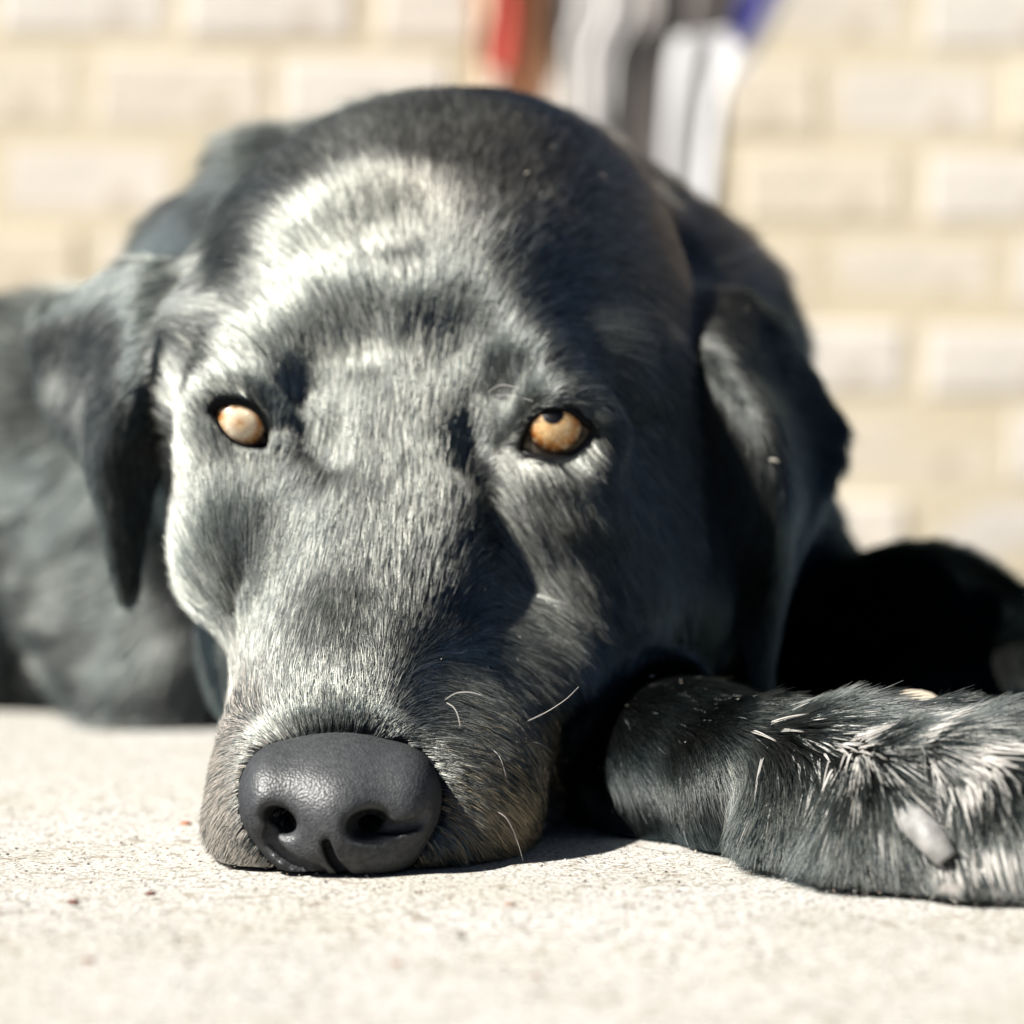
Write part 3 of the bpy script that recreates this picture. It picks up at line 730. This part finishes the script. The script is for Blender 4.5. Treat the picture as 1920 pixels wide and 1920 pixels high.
# ================================================================== FUR
DENS = 1.0
def G(px, py, Y, dx, dy, dd=.0): 
    v = np.array([dx, dd, -dy], float); return (P(px, py, Y), v / np.linalg.norm(v))
guides = [G(*q) for q in [
 # bridge and forehead
 (650, 1340, .645, 0, -1, .15), (580, 1330, .65, -.3, -1, .15), (710, 1340, .65, .35, -1, .15), (640, 1270, .65, .05, -1, .3), (680, 1180, .665, 0, -1, .6), (610, 1180, .67, .15, -1, .5), (760, 1180, .67, .0, -1, .5),
 (710, 1040, .68, 0, -1, .6), (630, 1040, .68, .3, -1, .5), (790, 1040, .685, -.1, -1, .5),
 (735, 900, .69, 0, -1, .6), (620, 920, .69, .3, -1, .5), (830, 920, .69, -.2, -1, .5), (750, 780, .70, 0, -1, .6), (650, 790, .70, .12, -1, .5), (845, 790, .70, -.08, -1, .5),
 (765, 650, .70, 0, -1, .6), (660, 650, .70, -.15, -1, .5), (860, 650, .70, .12, -1, .5), (790, 520, .705, 0, -1, .6), (680, 520, .705, -.3, -1, .5), (890, 520, .705, .22, -1, .5),
 (810, 400, .73, 0, -1, .8), (650, 400, .735, -.45, -.9, .8), (940, 400, .74, .4, -.9, .8), (860, 250, .76, .1, -.8, 1), (650, 300, .77, -.6, -.6, 1), (1030, 300, .78, .7, -.5, 1),
 (560, 520, .72, -.7, -.7, .4), (560, 620, .71, -.5, -.9, .3), (480, 500, .73, -1, -.15, .5), (400, 520, .74, -.95, .35, .4), (360, 600, .74, -.95, .2, .3), (340, 720, .745, -.5, -.8, .3),
 (500, 630, .70, -.75, -.6, .2), (430, 680, .71, -.7, -.7, .2), (380, 740, .70, -.8, -.5, .3), (370, 820, .70, -.8, -.4, .6),
 (1000, 520, .72, .7, -.6, .4), (960, 640, .705, .6, -.7, .3), (1050, 640, .71, .95, -.3, .3), (1130, 560, .73, .95, -.05, .4), (1200, 650, .745, .8, .5, .3), (1130, 740, .725, .75, .55, .2),
 (1150, 830, .725, .4, .9, .2), (1240, 800, .75, .3, .95, .2), (1150, 450, .76, .9, -.1, .6), (1270, 560, .775, .75, .6, .3),
 # under the eyes, cheeks
 (450, 880, .69, .25, -1, .45), (490, 940, .684, .35, -.9, .45), (405, 900, .69, -.3, -.9, .5), (480, 880, .688, .3, -.95, .45), (370, 960, .69, -.5, -.8, .6), (365, 880, .69, -.55, -.75, .6), (455, 1020, .683, .2, -1, .35), (400, 1050, .69, -.3, -.9, .4), (430, 950, .685, .05, -1, .45), (520, 1010, .68, .4, -.9, .3), (480, 1100, .675, .25, -.95, .3), (540, 1080, .69, .35, -.9, .3), (350, 1080, .71, -.5, -.6, .8),
 (470, 1180, .69, .2, -.95, .4), (450, 1300, .67, -.1, -.9, .5), (530, 1280, .66, .05, -1, .5),
 (960, 930, .70, .45, .85, .1), (1060, 900, .70, .35, .9, .1), (1000, 1040, .70, .5, .85, .1), (1120, 1040, .71, .5, .85, .2), (900, 1100, .69, .5, .8, .1), (1200, 1000, .74, .4, .9, .2),
 (1050, 1180, .71, .6, .8, .2), (1200, 1180, .75, .6, .75, .3), (900, 1220, .68, .6, .75, .1), (830, 1180, .675, .3, -.6, .3), (850, 1300, .65, .8, .6, .2), (950, 1330, .67, .8, .6, .2),
 # chin and lips, away from the nose
 (430, 1400, .65, -1, .15, .3), (420, 1500, .64, -.9, .4, .2), (440, 1590, .63, -.7, .8, .0), (520, 1640, .62, -.3, 1, .0), (620, 1655, .61, 0, 1, -.1), (730, 1650, .62, .25, 1, .0),
 (830, 1620, .63, .55, .9, .0), (930, 1580, .64, .85, .6, .1), (1000, 1540, .66, .95, .4, .1), (860, 1480, .635, .9, .5, .1), (950, 1440, .65, .9, .5, .1), (870, 1400, .64, .85, .4, .2),
 # ears: downwards
 (330, 620, .75, -.5, .9, .0), (250, 700, .74, -.35, .95, .0), (220, 850, .74, .0, 1, .0), (235, 1050, .75, .1, 1, .0), (150, 620, .78, -.5, .8, .1), (110, 720, .79, .2, .95, .0), (170, 820, .77, .35, .9, .0), (280, 540, .77, -.8, .5, .1),
 (1330, 640, .765, .6, .8, 0), (1400, 760, .75, .4, .9, .0), (1440, 900, .75, .1, 1, 0), (1450, 1100, .757, -.1, 1, 0), (1430, 1250, .76, -.1, 1, 0), (1500, 740, .81, .6, .8, 0), (1560, 850, .82, -.3, .95, 0), (1500, 980, .79, -.6, .8, 0),
 # neck and trunk: backwards and down
 (560, 280, .88, -.9, .1, .3), (350, 400, .90, -.9, .7, .1), (250, 560, .92, -.9, .5, .1), (1200, 350, .86, .7, .3, .7), (1400, 520, .88, .6, .7, .4), (1500, 700, .90, .3, .9, .3), (1500, 1000, .9, .2, 1, .1),
 (100, 800, 1.04, -.9, .2, .1), (200, 1100, 1.02, -.9, .3, .1), (0, 1200, 1.06, -.9, .2, .1), (350, 1200, .98, -.3, .9, .1), (330, 1000, .80, -.3, 1, .2),
 # legs
 (1050, 1400, .72, .4, .5, -1), (1180, 1300, .71, .4, .1, -1), (1220, 1260, .73, .4, .1, -1), (1150, 1400, .70, .4, .4, -1), (1250, 1370, .67, .4, .25, -1), (1350, 1360, .67, .5, .15, -1), (1300, 1400, .66, .4, .4, -1), (1280, 1290, .70, .5, .1, -1), (1150, 1480, .70, .2, 1, -.1), (1300, 1340, .67, .5, .1, -1), (1250, 1450, .66, .12, 1, 0), (1350, 1500, .65, .1, 1, 0), (1200, 1540, .68, .3, .9, 0), (1350, 1580, .65, .3, .9, 0),
 (1450, 1320, .655, 1, .02, -.1), (1380, 1310, .67, .6, .05, -1), (1450, 1370, .65, .8, .5, -.1), (1420, 1450, .65, .15, 1, 0), (1500, 1530, .63, .1, 1, 0), (1450, 1620, .64, .25, 1, 0), (1560, 1600, .63, .1, 1, 0), (1600, 1600, .60, .25, 1, 0), (1650, 1600, .595, .4, .9, -.1), (1700, 1620, .59, .5, .9, -.1), (1640, 1640, .59, .3, 1, 0), (1540, 1560, .63, .1, 1, 0), (1560, 1350, .64, .95, .15, -.1), (1560, 1430, .63, .8, .55, -.1), (1600, 1500, .62, .3, 1, -.1), (1570, 1540, .63, .1, 1, 0),
 (1700, 1340, .63, 1, .0, -.1), (1700, 1420, .62, .95, .35, -.1), (1720, 1480, .61, .7, .75, -.1), (1650, 1560, .60, .5, .85, -.1), (1700, 1660, .595, .1, 1, 0), (1850, 1380, .63, 1, .15, -.1), (1850, 1480, .61, .75, .7, -.1), (1830, 1580, .60, .35, .95, -.1), (1900, 1640, .59, .3, 1, -.1), (1780, 1640, .59, .1, 1, 0),
 (1600, 1100, .88, .5, .2, -1.2), (1740, 1080, .86, .5, .2, -1.2), (1850, 1200, .84, .4, .5, -1), (1900, 1350, .82, .4, .6, -.8), (1880, 1090, .86, .6, .3, -1.2)]]
GP = np.array([q[0] for q in guides]); GD = np.array([q[1] for q in guides])
def vnoise(p, scale, seed):
    """cheap smooth value noise, three channels"""
    r = np.random.default_rng(seed); tab = r.random((4096, 3)) * 2 - 1
    q = p * scale; i = np.floor(q).astype(np.int64); f = q - i; f = f * f * (3 - 2 * f); out = 0
    for dx in (0, 1):
        for dy in (0, 1):
            for dz in (0, 1):
                h = ((i[:, 0] + dx) * 73856093 ^ (i[:, 1] + dy) * 19349663 ^ (i[:, 2] + dz) * 83492791) & 4095
                w = (f[:, 0] if dx else 1 - f[:, 0]) * (f[:, 1] if dy else 1 - f[:, 1]) * (f[:, 2] if dz else 1 - f[:, 2])
                out = out + w[:, None] * tab[h]
    return out
def bell(px, py, cx, cy, rx, ry): return np.exp(-(((px - cx) / rx) ** 2 + ((py - cy) / ry) ** 2))
def fur_maps(p, n):
    """length, density, colour along the coat (places given by where they are on the dog)"""
    px, py = pxpy(p); Yd = p[:, 1]
    L = np.full(len(p), .0095)
    back = np.clip((Yd - .80) / .06, 0, 1)
    L = L * (1 - back) + np.where((px > 1400) & (py > 900), .011, .018) * back
    nose = np.linalg.norm(p - P(640, 1480, .63), axis=1)
    muz = np.clip((nose - .018) / .055, 0, 1)
    hd = Yd < .8
    L = np.where(hd & (px < 1010), .0034 + (L - .0034) * muz, L)
    chin = hd & (px < 1040) & (py > 1380)
    L = np.where(chin, .0050 + .0025 * np.clip((py - 1480) / 150, 0, 1), L)
    eyed = np.minimum(np.linalg.norm(p - EC_L, axis=1), np.linalg.norm(p - EC_R, axis=1))
    L *= .50 + .50 * np.clip((eyed - .013) / .010, 0, 1)
    ears = (px < 330) & (Yd < .81) | (px > 1300) & (py < 1280) & (Yd < .83)
    L = np.where(ears, .0060, L)
    leg = (px > 1040) & (py > 1230) & (Yd < .78)
    L = np.where(leg, .0075, L)
    paw = leg & (px > 1400)
    L = np.where(paw, .0125, L)
    return px, py, L, ears, leg, paw, chin
def grow(V, Q, N, count, dens_fn):
    tri = np.concatenate([Q[:, [0, 1, 2]], Q[:, [0, 2, 3]]])
    A = np.linalg.norm(np.cross(V[tri[:, 1]] - V[tri[:, 0]], V[tri[:, 2]] - V[tri[:, 0]]), axis=1) * .5
    c = V[tri].mean(1); nn = N[tri].mean(1)
    w = A * dens_fn(c, nn); w /= w.sum()
    t = rng.choice(len(tri), count, p=w)
    a, b = rng.random(count), rng.random(count); fl = a + b > 1; a[fl], b[fl] = 1 - a[fl], 1 - b[fl]
    T = tri[t]; p = V[T[:, 0]] * (1 - a - b)[:, None] + V[T[:, 1]] * a[:, None] + V[T[:, 2]] * b[:, None]
    n = N[T[:, 0]] * (1 - a - b)[:, None] + N[T[:, 1]] * a[:, None] + N[T[:, 2]] * b[:, None]
    return p, n / (np.linalg.norm(n, axis=1)[:, None] + 1e-9)
def dens(c, n):
    px, py = pxpy(c); view = np.array([0, 0, CAMZ]) - c; view /= np.linalg.norm(view, axis=1)[:, None]
    f = (n * view).sum(1)
    d = np.where(f > -.15, 1.0, .22)
    d *= np.where(c[:, 1] > .83, .42, 1.0)
    d *= np.where(c[:, 1] > 1.0, .5, 1.0)
    d *= np.where((px < -150) | (px > 2080), .15, 1.0)
    d[c[:, 2] < .0008] = 0
    ns = ng.sample(c); inb = (c[:, 0] > -.060) & (c[:, 0] < -.012) & (c[:, 1] < .652) & (c[:, 2] < .040)
    d[inb & (ns < .0001)] = 0; d[inb & (ns < .004)] *= 1.8
    # no fur inside the eye openings
    for poly, ec in ((EYE_L, EC_L), (EYE_R, EC_R)):
        near = np.linalg.norm(c - ec, axis=1) < .022
        sd = px_poly_sd(px, py, poly); d[near & (sd < 13)] = 0; d[near & (sd < 17) & (py > 815) & (px < 700)] = 0
        d[near] *= 2.0; ck = (px > 300) & (px < 520) & (py > 820) & (py < 1150) & (c[:, 1] < .72); d[ck] *= 1.25
    hd = (c[:, 1] < .72) & (px < 1040) & (py > 1100); d[hd] *= 1.7
    return d
NH = int(980000 * DENS)
p, n = grow(V, Q, N, NH, dens)
exec_marks['grow'] = time.time() - T0
# flow field
S2 = 2 * .0095 ** 2
D = np.zeros_like(p); 
for s0 in range(0, NH, 50000):
    q = p[s0:s0 + 50000]; d2 = ((q[:, None, :] - GP[None]) ** 2).sum(2)
    wq = np.exp(-(d2 - d2.min(1)[:, None]) / (S2 + d2.min(1)[:, None] * .35)); D[s0:s0 + 50000] = wq @ GD
D += .14 * vnoise(p, 60, 1) + .10 * vnoise(p, 240, 2) + .06 * rng.normal(size=p.shape) + (p[:, 1:2] > .83) * .8 * vnoise(p, 22, 21)
D -= n * (D * n).sum(1)[:, None]; D /= np.linalg.norm(D, axis=1)[:, None] + 1e-9
px, py, L, ears, leg, paw, chin = fur_maps(p, n)
L = L * (.7 + .5 * rng.random(NH)) * (1 + .18 * vnoise(p, 120, 5)[:, 0])
rise = np.where(chin, .36, .15) + .05 * rng.normal(size=NH) + .08 * vnoise(p, 180, 6)[:, 1]
rise = np.where(p[:, 1] > .83, .40, rise); rise = np.where(paw, .22, rise)
L = L * np.where(chin, np.clip(p[:, 2] / .003, .45, 1), np.clip(p[:, 2] / .006, .15, 1))
nsd = ng.sample(p); inb = (p[:, 0] > -.060) & (p[:, 0] < -.012) & (p[:, 1] < .652) & (p[:, 2] < .040)
rise = np.where(inb & (nsd < .003), .75, rise); L = np.where(inb & (nsd < .003), .0022 + .5 * np.clip(nsd, 0, 1), L)
rise = np.clip(rise, .06, 1)
# clump: strands lean to a shared offset at the tip
cl = vnoise(p, 520, 9); cl -= n * (cl * n).sum(1)[:, None]
cl = np.where(p[:, 1:2] > .83, 0.6 * vnoise(p, 150, 19) + n * np.abs(vnoise(p, 90, 20)[:, :1]) * .5, cl)
K = 4; pts = np.zeros((NH, K, 3))
curl = rng.normal(size=(NH, 3)) * .05
for k in range(K):
    t = k / (K - 1)
    off = D * (L * t)[:, None] + n * (L * rise * (t - .42 * t * t))[:, None] + cl * (L * .12 * t * t)[:, None] + curl * (L * t * t)[:, None]
    pts[:, k] = p + off
pts[:, 1:, 2] = np.maximum(pts[:, 1:, 2], .0003)
# strands are kept clear of the eye openings: trimmed short, or dropped where even that would cross the eye
def crossing(ix):
    bad = np.zeros(len(ix), bool)
    for poly, ec in ((EYE_L, EC_L), (EYE_R, EC_R)):
        for k in range(1, K):
            qx, qy = pxpy(pts[ix, k]); bad |= px_poly_sd(qx, qy, poly) < 3
    return bad
ne = np.where(np.minimum(np.linalg.norm(p - EC_L, axis=1), np.linalg.norm(p - EC_R, axis=1)) < .026)[0]
b1 = ne[crossing(ne)]; pts[b1] = p[b1, None] + (pts[b1] - p[b1, None]) * .35
b2 = b1[crossing(b1)]; pts[b2] = p[b2, None] + (pts[b2] - p[b2, None]) * .02
rad0 = np.where(p[:, 1] > .83, .00011, .000050); rad0 = np.where(paw, .00008, rad0); rad0 = np.where((p[:, 1] < .70) & (px < 1040), .000041, rad0)
prof = np.array([1.0, .95, .75, .18])
# colour: black, brown cast on the crown, grizzle on chin, white on the paw
u = rng.random(NH); u2 = vnoise(p, 90, 11)[:, 0] * .5 + .5
col = np.tile(np.array([.006, .0105, .0125]), (NH, 1)) * (.7 + .6 * rng.random((NH, 1)))
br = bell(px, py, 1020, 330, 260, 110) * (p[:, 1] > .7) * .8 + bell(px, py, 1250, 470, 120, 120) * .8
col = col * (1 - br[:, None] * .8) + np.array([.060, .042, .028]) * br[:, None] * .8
gloss_shade = np.where(p[:, 1] > .83, .95 - .80 * bell(px, py, 440, 400, 300, 170), 1.0); gloss_shade = np.where(leg, .20, gloss_shade); gloss_shade = np.where((p[:, 1] > .8) & (px > 1400) & (py > 950), .03, gloss_shade); gloss_shade = np.where(leg & ~paw, .07 + .22 * np.clip((px - 1180) / 220, 0, 1) * np.clip((py - 1330) / 120, 0, 1), gloss_shade); gloss_shade = np.where(paw, .24, gloss_shade); gloss_shade = np.where(ears & (py > 540), np.where(px > 1000, .20, .75), gloss_shade)  # shade on forelegs, ruff and right ear is put into the sheen strength
gloss_shade = gloss_shade * (.15 + 2.1 * rng.random(NH) ** 1.6) * (.7 + .6 * (vnoise(p, 900, 31)[:, 0] + .5))
def put(mask, c, jit=.2):
    k = int(mask.sum())
    col[mask] = np.array(c) * (1 - jit + 2 * jit * rng.random((k, 1)))
wch = bell(px, py, 945, 1530, 95, 120) * .85 + bell(px, py, 800, 1630, 260, 40) * .75 + bell(px, py, 1000, 1400, 60, 80) * .4
put((p[:, 1] < .73) & (py > 1200) & (px > 560) & (px < 1045) & (u < .75 * wch * (.15 + .9 * u2)), (.52, .42, .28), .35)
wl = bell(px, py, 410, 1530, 90, 170) * .6 + bell(px, py, 520, 1640, 130, 40) * .6 + bell(px, py, 430, 1330, 60, 140) * .25
put((p[:, 1] < .72) & (py > 1200) & (px < 640) & (u < wl), (.66, .60, .54), .25)
pw = bell(px, py, 1700, 1400, 190, 75) * .85 + bell(px, py, 1850, 1480, 130, 150) * .40 + bell(px, py, 1650, 1650, 190, 45) * 1.0 + bell(px, py, 1880, 1640, 130, 70) * .75 + bell(px, py, 1400, 1620, 90, 30) * .5 + .012 + bell(px, py, 1650, 1560, 90, 70) * .3
# white hairs come in locks
lock = vnoise(p * np.array([.45, .45, 1.0]), 420, 13)[:, 0] * .5 + .5
put(paw & (u < .12 * pw * np.clip((lock - .38) * 2.4, .03, 1.3)), (.70, .66, .60), .12)
front = (n * (np.array([0, 0, CAMZ]) - p)).sum(1) > -.1
cand = np.where(paw & (px < 1990) & front)[0]; wt = np.clip(pw[cand] - .04, .0015, 1) ** 1.6
ctr = rng.choice(cand, 1700, replace=False, p=wt / wt.sum()); KL = 8
ri = np.repeat(ctr, KL); nl = len(ri)
rj = rng.normal(size=(nl, 3)) * .00024; rj -= n[ri] * (rj * n[ri]).sum(1)[:, None]
LL = np.repeat(.0045 + .0065 * rng.random(len(ctr)), KL) * (.85 + .3 * rng.random(nl))
lp = np.zeros((nl, K, 3)); low = np.clip(p[ri, 2] / .010, .25, 1)
for k in range(K):
    t = k / (K - 1)
    lp[:, k] = p[ri] + rj * (1 - .8 * t) + D[ri] * (LL * t)[:, None] * low[:, None] + n[ri] * (.0011 + LL * .16 * (t - .5 * t * t))[:, None] + cl[ri] * (LL * .10 * t * t)[:, None]
lp[:, :, 2] = np.maximum(lp[:, :, 2], .0003)
extra = dict(pts=lp, rad=np.full(nl, .000052), col=np.array([.74, .71, .66]) * (.5 + .6 * np.repeat(rng.random(len(ctr)), KL))[:, None])
bw = np.minimum(np.linalg.norm(p - P(520, 740, .70), axis=1), np.linalg.norm(p - P(935, 745, .70), axis=1))
put((bw < .006) & (u < .05), (.6, .6, .6))
put((u2 > .0) & (rng.random(NH) < .004) & (p[:, 1] < .8), (.30, .30, .30), .5)

pts = np.concatenate([pts, extra['pts']]); rad0 = np.concatenate([rad0, extra['rad']]); col = np.concatenate([col, extra['col']])
gloss_shade = np.concatenate([gloss_shade, np.full(nl, .2)]); paw = np.concatenate([paw, np.ones(nl, bool)])
def fur_obj(name, sel, mat, label=None):
    ns = int(sel.sum())
    cu = bpy.data.hair_curves.new(name); cu.add_curves([K] * ns)
    cu.position_data.foreach_set('vector', pts[sel].astype(np.float32).ravel())
    at = cu.attributes.get('radius') or cu.attributes.new('radius', 'FLOAT', 'POINT')
    at.data.foreach_set('value', (rad0[sel][:, None] * prof[None]).astype(np.float32).ravel())
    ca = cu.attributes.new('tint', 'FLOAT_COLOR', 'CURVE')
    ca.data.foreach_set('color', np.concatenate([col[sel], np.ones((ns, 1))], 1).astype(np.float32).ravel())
    ga = cu.attributes.new('gloss_shade', 'FLOAT', 'CURVE'); ga.data.foreach_set('value', gloss_shade[sel].astype(np.float32))
    cu.materials.append(mat)
    o = bpy.data.objects.new(name, cu); C.objects.link(o); o['kind'] = 'stuff'; dogpart(o)
    if label: o['label'] = label
    return o
m = Mat('fur'); nt = m.t
at = m.n('ShaderNodeAttribute', attribute_name='tint')
ph = m.n('ShaderNodeBsdfHairPrincipled'); ph.model = 'CHIANG'; ph.parametrization = 'COLOR'
m.l(at.outputs['Color'], ph.inputs['Color']); ph.inputs['Roughness'].default_value = .22
ph.inputs['Radial Roughness'].default_value = .5
ph.inputs['Coat'].default_value = 0
hr = m.n('ShaderNodeBsdfHair'); hr.component = 'Reflection'; hc = .42; hr.inputs['Color'].default_value = (hc, hc * .985, hc * .90, 1)
hr.inputs['RoughnessU'].default_value = .155; hr.inputs['RoughnessV'].default_value = .7; hr.inputs['Offset'].default_value = math.radians(-3)
ad = m.n('ShaderNodeAddShader'); m.l(ph.outputs[0], ad.inputs[0]); m.l(hr.outputs[0], ad.inputs[1])
df = m.n('ShaderNodeBsdfDiffuse'); m.l(at.outputs['Color'], df.inputs['Color'])
bw_ = m.n('ShaderNodeRGBToBW'); m.l(at.outputs['Color'], bw_.inputs[0])
mr_ = m.n('ShaderNodeMapRange'); mr_.inputs[1].default_value = .03; mr_.inputs[2].default_value = .30; mr_.inputs[4].default_value = .92; m.l(bw_.outputs[0], mr_.inputs[0])
mx_ = m.n('ShaderNodeMixShader'); m.l(mr_.outputs[0], mx_.inputs[0]); m.l(ad.outputs[0], mx_.inputs[1]); m.l(df.outputs[0], mx_.inputs[2])
m.l(mx_.outputs[0], m.out.inputs['Surface'])
gl_ = m.n('ShaderNodeAttribute', attribute_name='gloss_shade'); gm_ = m.n('ShaderNodeVectorMath', operation='SCALE'); gm_.inputs[0].default_value = (hc, hc * .99, hc * .86)
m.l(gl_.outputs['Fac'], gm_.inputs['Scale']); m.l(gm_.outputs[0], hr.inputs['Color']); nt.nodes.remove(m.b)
FUR = m.m
isp = paw
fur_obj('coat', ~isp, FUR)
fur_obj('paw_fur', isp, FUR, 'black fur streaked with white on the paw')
# pale flecks of dust and dry grass caught in the coat
r = np.random.default_rng(4); V = []; F = []
cand = np.where((p[:, 1] < .83) & ((px > 780) | (rng.random(NH) < .08)) & (py < 1560) & (rng.random(NH) < .00042))[0]
big = [(960, 217, .0006), (980, 333, .0006), (1116, 320, .0009), (1262, 437, .0006), (1315, 480, .0005), (1397, 547, .0005), (1455, 820, .0009), (680, 1402, .0006), (1030, 270, .0003), (1215, 1240, .0005)]
targets = [(k, r.uniform(.00009, .00026)) for k in cand]
for bx, by, bs in big:
    d2 = (px - bx) ** 2 + (py - by) ** 2 + np.where(p[:, 1] > .86, 1e6, 0); dv = np.where(d2 < 500, p[:, 1], 9); k = int(np.argmin(dv)); targets.append((k, bs))
for q, (k, s_) in enumerate(targets):
    c0 = pts[k, 2] + n[k] * .0006; a = r.normal(size=3); a /= np.linalg.norm(a); b_ = np.cross(a, n[k]); b_ /= np.linalg.norm(b_) + 1e-9; a = np.cross(b_, n[k])
    base_i = len(V)
    for sx, sy in ((-1, -.3), (1, -.4), (1.2, .3), (-.8, .4)):
        V.append(c0 + a * s_ * sx * r.uniform(.7, 1.6) + b_ * s_ * sy * r.uniform(.7, 1.3)); 
    V.append(c0 + n[k] * s_ * .4); F += [(base_i, base_i + 1, base_i + 4), (base_i + 1, base_i + 2, base_i + 4), (base_i + 2, base_i + 3, base_i + 4), (base_i + 3, base_i, base_i + 4)]
m = Mat('lint'); m.set(Base_Color=(.72, .66, .55, 1), Roughness=.8)
o = mesh_obj('lint', V, F, m.m, smooth=False, kind='stuff'); o['label'] = 'tiny pale flecks of dust and dry grass caught in the black coat'
exec_marks['end'] = time.time() - T0
print(exec_marks)
